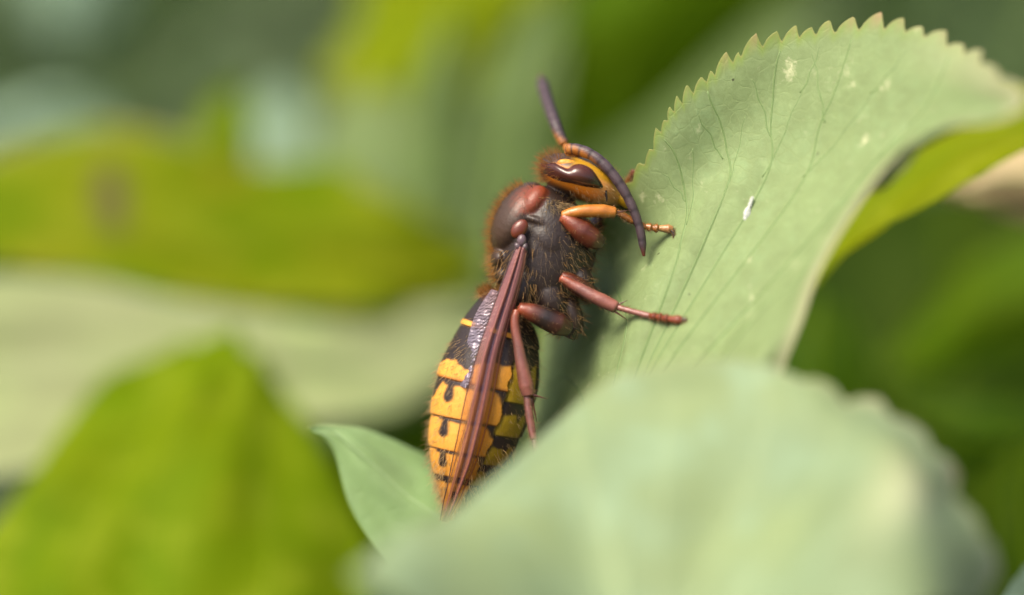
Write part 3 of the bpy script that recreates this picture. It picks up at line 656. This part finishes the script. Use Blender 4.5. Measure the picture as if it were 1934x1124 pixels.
# the orange bay in front of the eye, and the dark seam before the jaw
for s in (1, -1):
    sh = [ellipsoid((1178, 374, ZC + s*24), (22, 12, 24), (.6, .8), col=FACE), ellipsoid((1182, 388, ZC + s*14), (12, 7, 16), (.9, .4), col=DARK)]
    v, f, c = join(sh); o = mesh_obj('mandible', v, f, M['body'], hornet, c)
    v, f, c = ellipsoid((1071, 310, ZC + s*72), (19, 9, 6), (1, .15), col=ORANGE*1.1 + np.array((.1, .06, 0))); mesh_obj('brow_patch', v, f, M['body'], hornet, np.broadcast_to(c, (len(v), 3)))
    v, f, c = ellipsoid((1144, 360, ZC + s*64), (22, 2.6, 4), (.12, 1), col=DARK*.6); mesh_obj('cheek_seam', v, f, M['body'], hornet, np.broadcast_to(c, (len(v), 3)))
    v, f, c = ellipsoid((981, 433, ZC + s*90), (20, 14, 9), (-.6, .8), col=RED*.6); o = mesh_obj('tegula', v, f, M['leg'], hornet, np.broadcast_to(c, (len(v), 3)))
    sh = [ellipsoid((985, 455, ZC + s*94), (12, 9, 8), (-.1, 1), col=PURP*1.8), ellipsoid((978, 466, ZC + s*96), (8, 6, 6), (.6, .8), col=PURP*1.4), ellipsoid((991, 468, ZC + s*94), (9, 6, 6), (-.2, 1), col=PURP*1.1)]
    v, f, c = join(sh); mesh_obj('wing_joint', v, f, M['leg'], hornet, c)

# antennae
def antenna(scape, pts, r0, r1, base):
    shells = []
    p = spline([h(*q) for q in scape], 24); v, f = tube(p, PX*np.interp(np.linspace(0, 1, 24), (0, .2, .8, 1), (5, 8, 8.5, 5)), 14); shells.append((v, f, ORANGE*.75))
    n = 240; p = spline([h(*q) for q in pts], n); t = np.linspace(0, 1, n)
    seg = (t*11) % 1; rad = np.interp(t, (0, .05, .5, .93, 1), (r0*.8, r0, (r0+r1)/2*1.05, r1, r1*.35))*(1 + .05*np.sin(seg*math.pi) + .02*np.sin(t*37))
    v, f = tube(p, PX*rad, 16)
    ang = np.tile(np.arange(16), n)*2*math.pi/16; tt = np.repeat(t, 16); sg = np.repeat(seg, 16)
    under = .5 + .5*np.cos(ang - base)
    low = np.sum(unit(v - np.repeat(p, 16, axis=0))*np.array((-.5, -.8, .3)), axis=1)
    c = lerp(ORANGE*.62, PURP, sstep(tt - .22*low, .04, .24)); c = lerp(c, PURP*.35, (np.cos(sg*math.pi)**10)*.8)
    c = lerp(c, RED*.5, sstep(tt, .93, 1.0))
    shells.append((v, f, c)); V, F, C = join(shells); return mesh_obj('antenna', V, F, M['antenna'], hornet, C)
antenna([(1103,307,-30),(1092,300,-22),(1080,292,-18),(1069,284,-14)], [(1070,282,-14),(1090,282,-8),(1119,294,2),(1147,318,8),(1174,354,10),(1195,394,10),(1209,436,8),(1216,484,4)], 10.8, 7.6, 2.2)
antenna([(1088,296,-96),(1082,288,-100),(1076,278,-104),(1068,267,-108)], [(1068,268,-108),(1060,252,-114),(1051,228,-126),(1042,200,-160),(1033,168,-205),(1023,124,-260)], 9.5, 11.5, 3.5)

# legs
def toe(a, b, r_, c):
    a, b = np.array(a, float), np.array(b, float); m1 = a + (b-a)*.5
    return limb([tuple(a), tuple(m1), tuple(b)], [r_*.62, r_*.85, r_*1.12, r_*.7], n=22, ns=12, c0=c*1.25, c1=c*.85)
def limb(pts, rad, n=40, ns=14, c0=RED, c1=None, mid=None):
    p = spline([h(*q) for q in pts], n); t = np.linspace(0, 1, n)
    r = PX*np.interp(t, np.linspace(0, 1, len(rad)), rad)
    cap = np.sqrt(np.clip(1 - (1 - np.minimum(t, 1-t)/.04)**2, .05, 1)); r = r*np.where(np.minimum(t, 1-t) < .04, cap, 1)
    v, f = tube(p, r, ns)
    tt = np.repeat(t, ns); c = lerp(c0, c0 if c1 is None else c1, tt)
    if mid is not None: c = lerp(c, mid, np.exp(-((tt-.5)/.22)**2))
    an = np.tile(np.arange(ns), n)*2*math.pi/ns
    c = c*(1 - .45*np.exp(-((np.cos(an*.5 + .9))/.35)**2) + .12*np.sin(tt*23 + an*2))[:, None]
    return v, f, c
def spine(a, b, r): 
    p = np.linspace(h(*a), h(*b), 6); v, f = tube(p, PX*np.linspace(r, r*.15, 6), 6); return v, f, RED*.35
def leg(shells): 
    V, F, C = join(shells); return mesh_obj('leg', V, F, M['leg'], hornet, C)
OT = ORANGE*np.array((.80, .82, 1.0)); PK = np.array((.20, .075, .058))
# near fore leg
leg([limb([(1108,452,-30),(1124,462,-10)], [16, 17], c0=DARK), limb([(1137,462,-4),(1112,446,10),(1085,426,16),(1060,407,16)], [12, 21, 22, 16, 10], c0=DARK*.8, c1=RED*1.4, mid=RED*.5),
     limb([(1060,409,16),(1090,401,20),(1130,399,16),(1164,402,10)], [9, 11, 12.5, 13, 10.5], c0=ORANGE*.9, c1=OT), limb([(1163,400,9),(1178,408,6),(1197,419,2)], [5, 7, 6.5], c0=OT*.5, c1=OT*.55), limb([(1195,417,2),(1210,425,0),(1222,430,-1)], [5, 7, 5], c0=OT*.5),
     toe((1218,427,-1), (1232,431,-2), 7.5, OT*.65), toe((1231,430,-2), (1245,432,-2), 8, OT*.6), toe((1243,431,-2), (1272,433,-3), 8, TAN*.8),
     limb([(1269,433,-3),(1275,440,-3),(1275,449,-4),(1271,452,-4)], [3, 2.6, 2, .8], c0=DARK*1.5), limb([(1268,435,2),(1272,442,4),(1271,448,5)], [2.6, 2.2, .8], c0=DARK*1.5), spine((1166,401,12), (1186,398,14), 2.2)])
# far fore leg, only its foot shows past the face
leg([limb([(1110,440,ZC-40),(1130,420,-150),(1150,390,-160)], [14, 18, 10], c0=DARK, c1=RED), limb([(1150,390,-160),(1170,372,-150),(1184,352,-120)], [8, 10, 9], c0=OT*.7),
     limb([(1183,354,-118),(1190,340,-105),(1196,328,-95)], [6, 7, 5], c0=OT*.55), limb([(1195,331,-96),(1199,324,-90),(1202,318,-86)], [4, 6, 4], c0=RED*.8)])
# near middle leg
leg([limb([(1128,562,-22),(1100,546,-8),(1075,530,2),(1057,522,6)], [15, 18, 16, 10], c0=DARK, c1=RED*.8), limb([(1057,524,8),(1085,540,14),(1125,562,20),(1166,582,24)], [9, 10, 11.5, 13.5, 12], c0=RED*1.2, c1=PK*1.2, mid=PK),
     limb([(1164,580,24),(1192,588,40),(1226,597,58)], [6, 5.5, 6.5], c0=PK*1.1, c1=PK*1.1), toe((1224,596,58), (1237,599,65), 7.5, RED*.75), toe((1236,598,65), (1248,600,70), 8, RED*.8), toe((1247,600,70), (1260,603,77), 8.5, RED*.7),
     toe((1258,602,77), (1285,605,88), 8.5, RED*.9), limb([(1282,602,90),(1290,603,94),(1293,609,94)], [3.2, 2.6, .9], c0=DARK*1.5), limb([(1281,604,89),(1289,608,90),(1290,616,88)], [3.5, 3, 1], c0=DARK*1.5), spine((1165,576,26), (1184,567,30), 2.4), spine((1160,588,26), (1184,604,30), 2.6)])
# near hind leg
leg([limb([(1072,632,-30),(1086,612,-20)], [18, 15], c0=DARK*1.3), limb([(1078,622,4),(1045,608,18),(1010,592,26),(977,581,30)], [14, 23, 21, 17, 10.5], c0=DARK*.8, c1=RED*1.2, mid=DARK*1.1),
     limb([(977,584,30),(972,610,34),(982,670,34),(992,720,32),(998,748,30)], [8.5, 8.5, 9.5, 12.5, 14.5, 11.5], n=60, c0=RED*1.2, c1=PK*1.25, mid=PK),
     limb([(995,745,30),(1000,785,32),(1008,830,36)], [7, 8, 7], c0=PK*.9, c1=PK), limb([(1008,828,36),(1012,850,40),(1018,872,44)], [5, 7, 5], c0=PK*.7), spine((1004,744,32), (1032,752,36), 3.2), spine((1003,748,28), (1014,796,30), 3.4)])
# far middle and hind legs, held close behind the body
leg([limb([(1100,540,ZC-40),(1080,528,-140),(1065,525,-150)], [15, 17, 10], c0=DARK, c1=RED), limb([(1065,525,-150),(1090,548,-160),(1118,568,-180)], [9, 11, 12], c0=PK*.8), limb([(1117,566,-180),(1130,574,-200),(1140,578,-215)], [5, 6, 6], c0=PK*.6)])
leg([limb([(1075,612,ZC-34),(1030,600,-150),(985,585,-160)], [16, 20, 10], c0=DARK, c1=RED), limb([(985,585,-160),(970,650,-165),(975,730,-165)], [9, 11, 13], c0=PK*.8), limb([(975,728,-165),(970,780,-160),(960,830,-155)], [6, 7, 5], c0=PK*.6)])

# wings
def wing(side):
    pairs = [((975,466),(996,470)), ((961,500),(991,505)), ((944,545),(979,555)), ((924,600),(963,610)), ((905,655),(949,665)), ((889,710),(939,722)), ((876,765),(927,780)), ((866,815),(914,830)), ((856,860),(900,875)), ((847,905),(882,915)), ((838,945),(865,952)), ((831,984),(846,988))]
    zz = [98, 100, 101, 103, 106, 107, 105, 100, 92, 80, 66, 54]
    n, mcr = len(pairs), 34; m_ = 160
    W = crw(n, np.linspace(0, 1, m_)); A = W @ np.array([p[0] for p in pairs], float); B = W @ np.array([p[1] for p in pairs], float); Z = W @ np.array(zz, float)
    t = np.linspace(0, 1, m_)[:, None]; q = np.linspace(0, 1, mcr)[None, :]
    pleat = 6*np.sin(q*math.pi) - 6*np.exp(-((q-.52)/.09)**2) + 2.5*np.exp(-((q-.36)/.08)**2) + 3.5*np.exp(-((q-.72)/.12)**2) - 9*sstep(q, .80, 1) + .8*np.sin(t*23 + q*9)*t
    px = A[:, None, 0]*(1-q) + B[:, None, 0]*q; py = A[:, None, 1]*(1-q) + B[:, None, 1]*q; z = ZC + side*(Z[:, None] + pleat*np.clip(.4 + t*2, 0, 1))
    T, Q = np.broadcast_arrays(t, q)
    base = lerp((.19, .062, .062), (.30, .13, .03), sstep(T, .30, .65)*(1 - .6*np.exp(-((Q-.6)/.2)**2))); base = lerp(base, (.40, .14, .02), sstep(Q, .74, .92)*sstep(T, .3, .6)); base = lerp(base, (.075, .05, .085), np.exp(-((Q-.53)/.07)**2)*.9)
    base = lerp(base, (.30, .11, .09), np.exp(-((Q-.38)/.05)**2)*.8); base = lerp(base, (.14, .065, .06), sstep(T, .85, 1))
    alpha = .84 - .46*sstep(T, .25, .6)*(sstep(Q, .34, .10) + sstep(Q, .74, .9)) - .15*sstep(T, .7, .95)
    o = mesh_obj('wing', h(px, py, z).reshape(-1, 3), grid_faces(m_, mcr), M['wing'], hornet, np.concatenate((base, alpha[..., None]), -1).reshape(-1, 4))
    G = h(px, py, z)
    def on(q0, i): 
        j = np.clip(q0, 0, 1)*(mcr-1); i0 = np.minimum(np.asarray(j).astype(int), mcr-2); fr = (j - i0)[..., None]; return G[i, i0]*(1-fr) + G[i, i0+1]*fr
    ii = np.arange(m_); tq = ii/(m_-1)
    for q0, q1, a, b, rr, c in ((.01, .01, 0, 1, 1.4, (.06, .025, .02)), (.36, .28, 0, .95, 2.0, (.24, .08, .06)), (.62, .72, 0, .97, 2.8, (.17, .055, .05)), (.90, .97, .02, .99, 1.3, (.22, .07, .03)), (.36, .12, .35, .8, .9, (.16, .06, .03)), (.66, .92, .42, .85, .9, (.18, .06, .03)), (.30, .04, .55, .9, .8, (.14, .06, .03))):
        k = ii[(tq >= a) & (tq <= b)]; e = (tq[k]-a)/(b-a); p = on(q0 + (q1-q0)*sstep(e, 0, 1), k)
        v, f = tube(p, PX*rr*np.linspace(1, .5, len(k)), 8); mesh_obj('vein', v, f, M['leg'], o, np.broadcast_to(c, (len(v), 3)))
    # crumpled silvery hind wing
    pr = [((928,546),(946,552)), ((910,572),(940,580)), ((896,598),(930,606)), ((886,630),(918,638)), ((881,655),(905,664)), ((880,682),(898,690)), ((874,710),(890,716)), ((869,728),(880,732))]
    zz = [88, 86, 84, 82, 84, 88, 92, 94]; W = crw(len(pr), np.linspace(0, 1, 120)); A = W @ np.array([p[0] for p in pr], float); B = W @ np.array([p[1] for p in pr], float); Z = W @ np.array(zz, float)
    q = np.linspace(0, 1, 30)[None]; t = np.linspace(0, 1, 120)[:, None]
    px = A[:, None, 0]*(1-q) + B[:, None, 0]*q; py = A[:, None, 1]*(1-q) + B[:, None, 1]*q
    z = ZC + side*(Z[:, None] - 16*(1-q)**2 + .9*np.sin(t*105 + 3*np.sin(q*9 + t*21) + q*14))
    c = lerp((.21, .175, .22), (.20, .12, .12), np.broadcast_to(sstep(t, .5, 0)*.7, px.shape))
    mesh_obj('hind_wing', h(px, py, z).reshape(-1, 3), grid_faces(120, 30), M['silver'], hornet, c.reshape(-1, 3))
wing(1); wing(-1)

# hair over the body
def fur():
    me = body.data; n = len(me.vertices)
    co_ = np.zeros(n*3); me.vertices.foreach_get('co', co_); co_ = co_.reshape(-1, 3)
    no = np.zeros(n*3); me.vertices.foreach_get('normal', no); no = no.reshape(-1, 3)
    px = co_[:, 0]/PX + HX; py = HY - co_[:, 1]/PX; zz = co_[:, 2]/PX
    rs = np.random.default_rng(12)
    V, F, C, b = [], [], [], 0
    def grow(mask, count, l0, l1, tilt, r, colr, sd=.28):
        nonlocal b
        idx = np.nonzero(mask)[0]
        if not len(idx): return
        for i in rs.choice(idx, count):
            p = co_[i]; d = no[i] + np.array(tilt) + rs.normal(0, sd, 3); d /= np.linalg.norm(d); L = rs.uniform(l0, l1)*PX
            bend = rs.normal(0, .18, 3) + np.array((0, -.12, 0))
            e = np.cross(d, (.3, .5, .8)); e /= np.linalg.norm(e); g = np.cross(d, e); rr = r*PX*rs.uniform(.7, 1.3)
            pts = (p - d*L*.05, p + d*L*.5 + bend*L*.12, p + d*L + bend*L*.45)
            for q, k in zip(pts, (1, .7, .12)):
                for a in (0, 2.094, 4.189): V.append(q + (e*math.cos(a) + g*math.sin(a))*rr*k)
            for s in (0, 3):
                for k in range(3): F.append([b+s+k, b+s+(k+1) % 3, b+s+3+(k+1) % 3, b+s+3+k])
            cc = np.array(colr)*rs.uniform(.6, 1.25); C.extend([cc]*9); b += 9
    hd = (py < 392) & (px > 1010) & (py > 270) & (py < 392)
    ab = (py > 560) & (px < 1020) & (py > 560 + (px - 940)*.6)
    hd = (py < 388 - (1080 - px)*.35) & (px > 1008); th = (py > 345) & (py < 640) & ~ab & ~hd
    vis = zz > ZC - 60
    GOLD, DUSK = (.50, .27, .07), (.22, .12, .05)
    left = th & (no[:, 0] < -.30) & (no[:, 2] < .30) & (no[:, 2] > -.9)
    grow(left, 2700, 7, 23, (-.1, .05, 0), .31, (.56, .26, .05))
    grow(left, 350, 16, 34, (-.1, .1, 0), .38, (.12, .06, .02))
    grow(th & (no[:, 2] > .2) & (px > 985), 640, 7, 26, (.1, -1.3, 0), .25, (.28, .19, .10))
    grow(th & (py > 470) & (py < 570) & (px < 1015) & (no[:, 2] > -.2), 600, 14, 30, (-.1, -.9, .1), .45, (.46, .27, .10))
    grow(th & (no[:, 0] > .3), 900, 8, 24, (.1, -.3, 0), .42, (.36, .20, .06))
    grow(th & (py < 400) & (px > 1030) & (no[:, 2] > -.2), 350, 8, 20, (.1, -.6, .1), .42, (.52, .38, .2))
    grow(hd & (px < 1062) & (no[:, 0] < .2) & (py < 340), 420, 8, 24, (-.25, .25, 0), .42, (.48, .24, .06))
    grow(hd & (py > 350) & (px > 1075) & (no[:, 1] < .1), 450, 5, 11, (.7, -.35, .1), .30, (.72, .52, .25))
    grow(hd & (px > 1040) & (no[:, 1] > .3), 160, 8, 18, (.0, .2, 0), .35, (.45, .30, .12))
    grow(ab & (no[:, 0] < -.5) & (py > 640), 520, 9, 22, (-.1, -.75, 0), .42, (.55, .38, .18))
    grow(ab & (py > 845) & (no[:, 2] > .0), 420, 10, 24, (0, -.9, .15), .45, (.62, .42, .18))
    grow(ab & (no[:, 2] > .0) & (py > 600), 1000, 4, 11, (0, -1.1, 0), .26, (.48, .32, .14))
    grow(ab & (no[:, 0] > .5), 260, 8, 18, (.2, -.4, 0), .42, (.40, .28, .12))
    for lg in [c for c in hornet.children if c.name.startswith('leg')]:
        me = lg.data; n = len(me.vertices); co_ = np.zeros(n*3); me.vertices.foreach_get('co', co_); co_ = co_.reshape(-1, 3)
        no = np.zeros(n*3); me.vertices.foreach_get('normal', no); no = no.reshape(-1, 3)
        grow(np.ones(n, bool), 700, 3, 9, (.3, -.4, 0), .28, (.40, .24, .11))
    o = mesh_obj('hair', V, F, M['hair'], hornet, np.array(C)); o['kind'] = 'stuff'
fur()

# ------------------------------------------------------------------ specks
def fleck(label, pts, r, z, cat='fleck'):
    """a lumpy chalky crumb lying on the climbed leaf"""
    c = np.mean([P(x, y, z) for x, y in pts], axis=0); sh = []
    for i, (x, y) in enumerate(pts):
        p = P(x, y, z) - c; th = np.linspace(0, 2*math.pi, 12, endpoint=False); ph = np.linspace(.1, math.pi-.1, 8)
        T, PH = [a.ravel() for a in np.meshgrid(th, ph)]; k = r[i]*PX*(1 + .25*np.sin(3*T+i)*np.sin(2*PH))
        v = p + (AX*(np.sin(PH)*np.cos(T)*k)[:, None] + UP*(np.sin(PH)*np.sin(T)*k*1.3)[:, None] - FW*(np.cos(PH)*k*.5)[:, None])
        f = grid_faces(8, 12, True); f.append(list(range(12))); f.append([84+j for j in range(12)][::-1]); sh.append((v, f, (1, 1, 1)))
    V, F, C = join(sh); o = mesh_obj('white_fleck', V, F, M['white']); o.location = tuple(c); o['label'] = label; o['category'] = cat
def leaf_z(px, py):
    uu, vv = [a.ravel() for a in np.meshgrid(np.linspace(0, 1, 260), np.linspace(.05, 1, 120))]; q = hsurf(uu, vv) - CAM
    d = q @ FW; X = (q @ AX)/d*D/PX + 967; Y = 562 - (q @ UP)/d*D/PX
    ok = np.hypot(X-px, Y-py); i = np.argsort(ok)[:6]; return float(D - d[i].min())
for (x, y) in ((1272, 435), (1285, 605), (1412, 395), (1320, 715), (1200, 322), (1100, 600)): print('leaf depth', x, y, round(leaf_z(x, y), 3))
fleck('small chalky white fleck stuck on the climbed leaf', [(1408,413),(1410,408),(1411,403),(1413,397),(1415,391),(1417,386),(1419,380),(1421,375)], [4.5, 6, 6.5, 5, 3.2, 3.8, 3.6, 3], leaf_z(1412, 395) + .01)
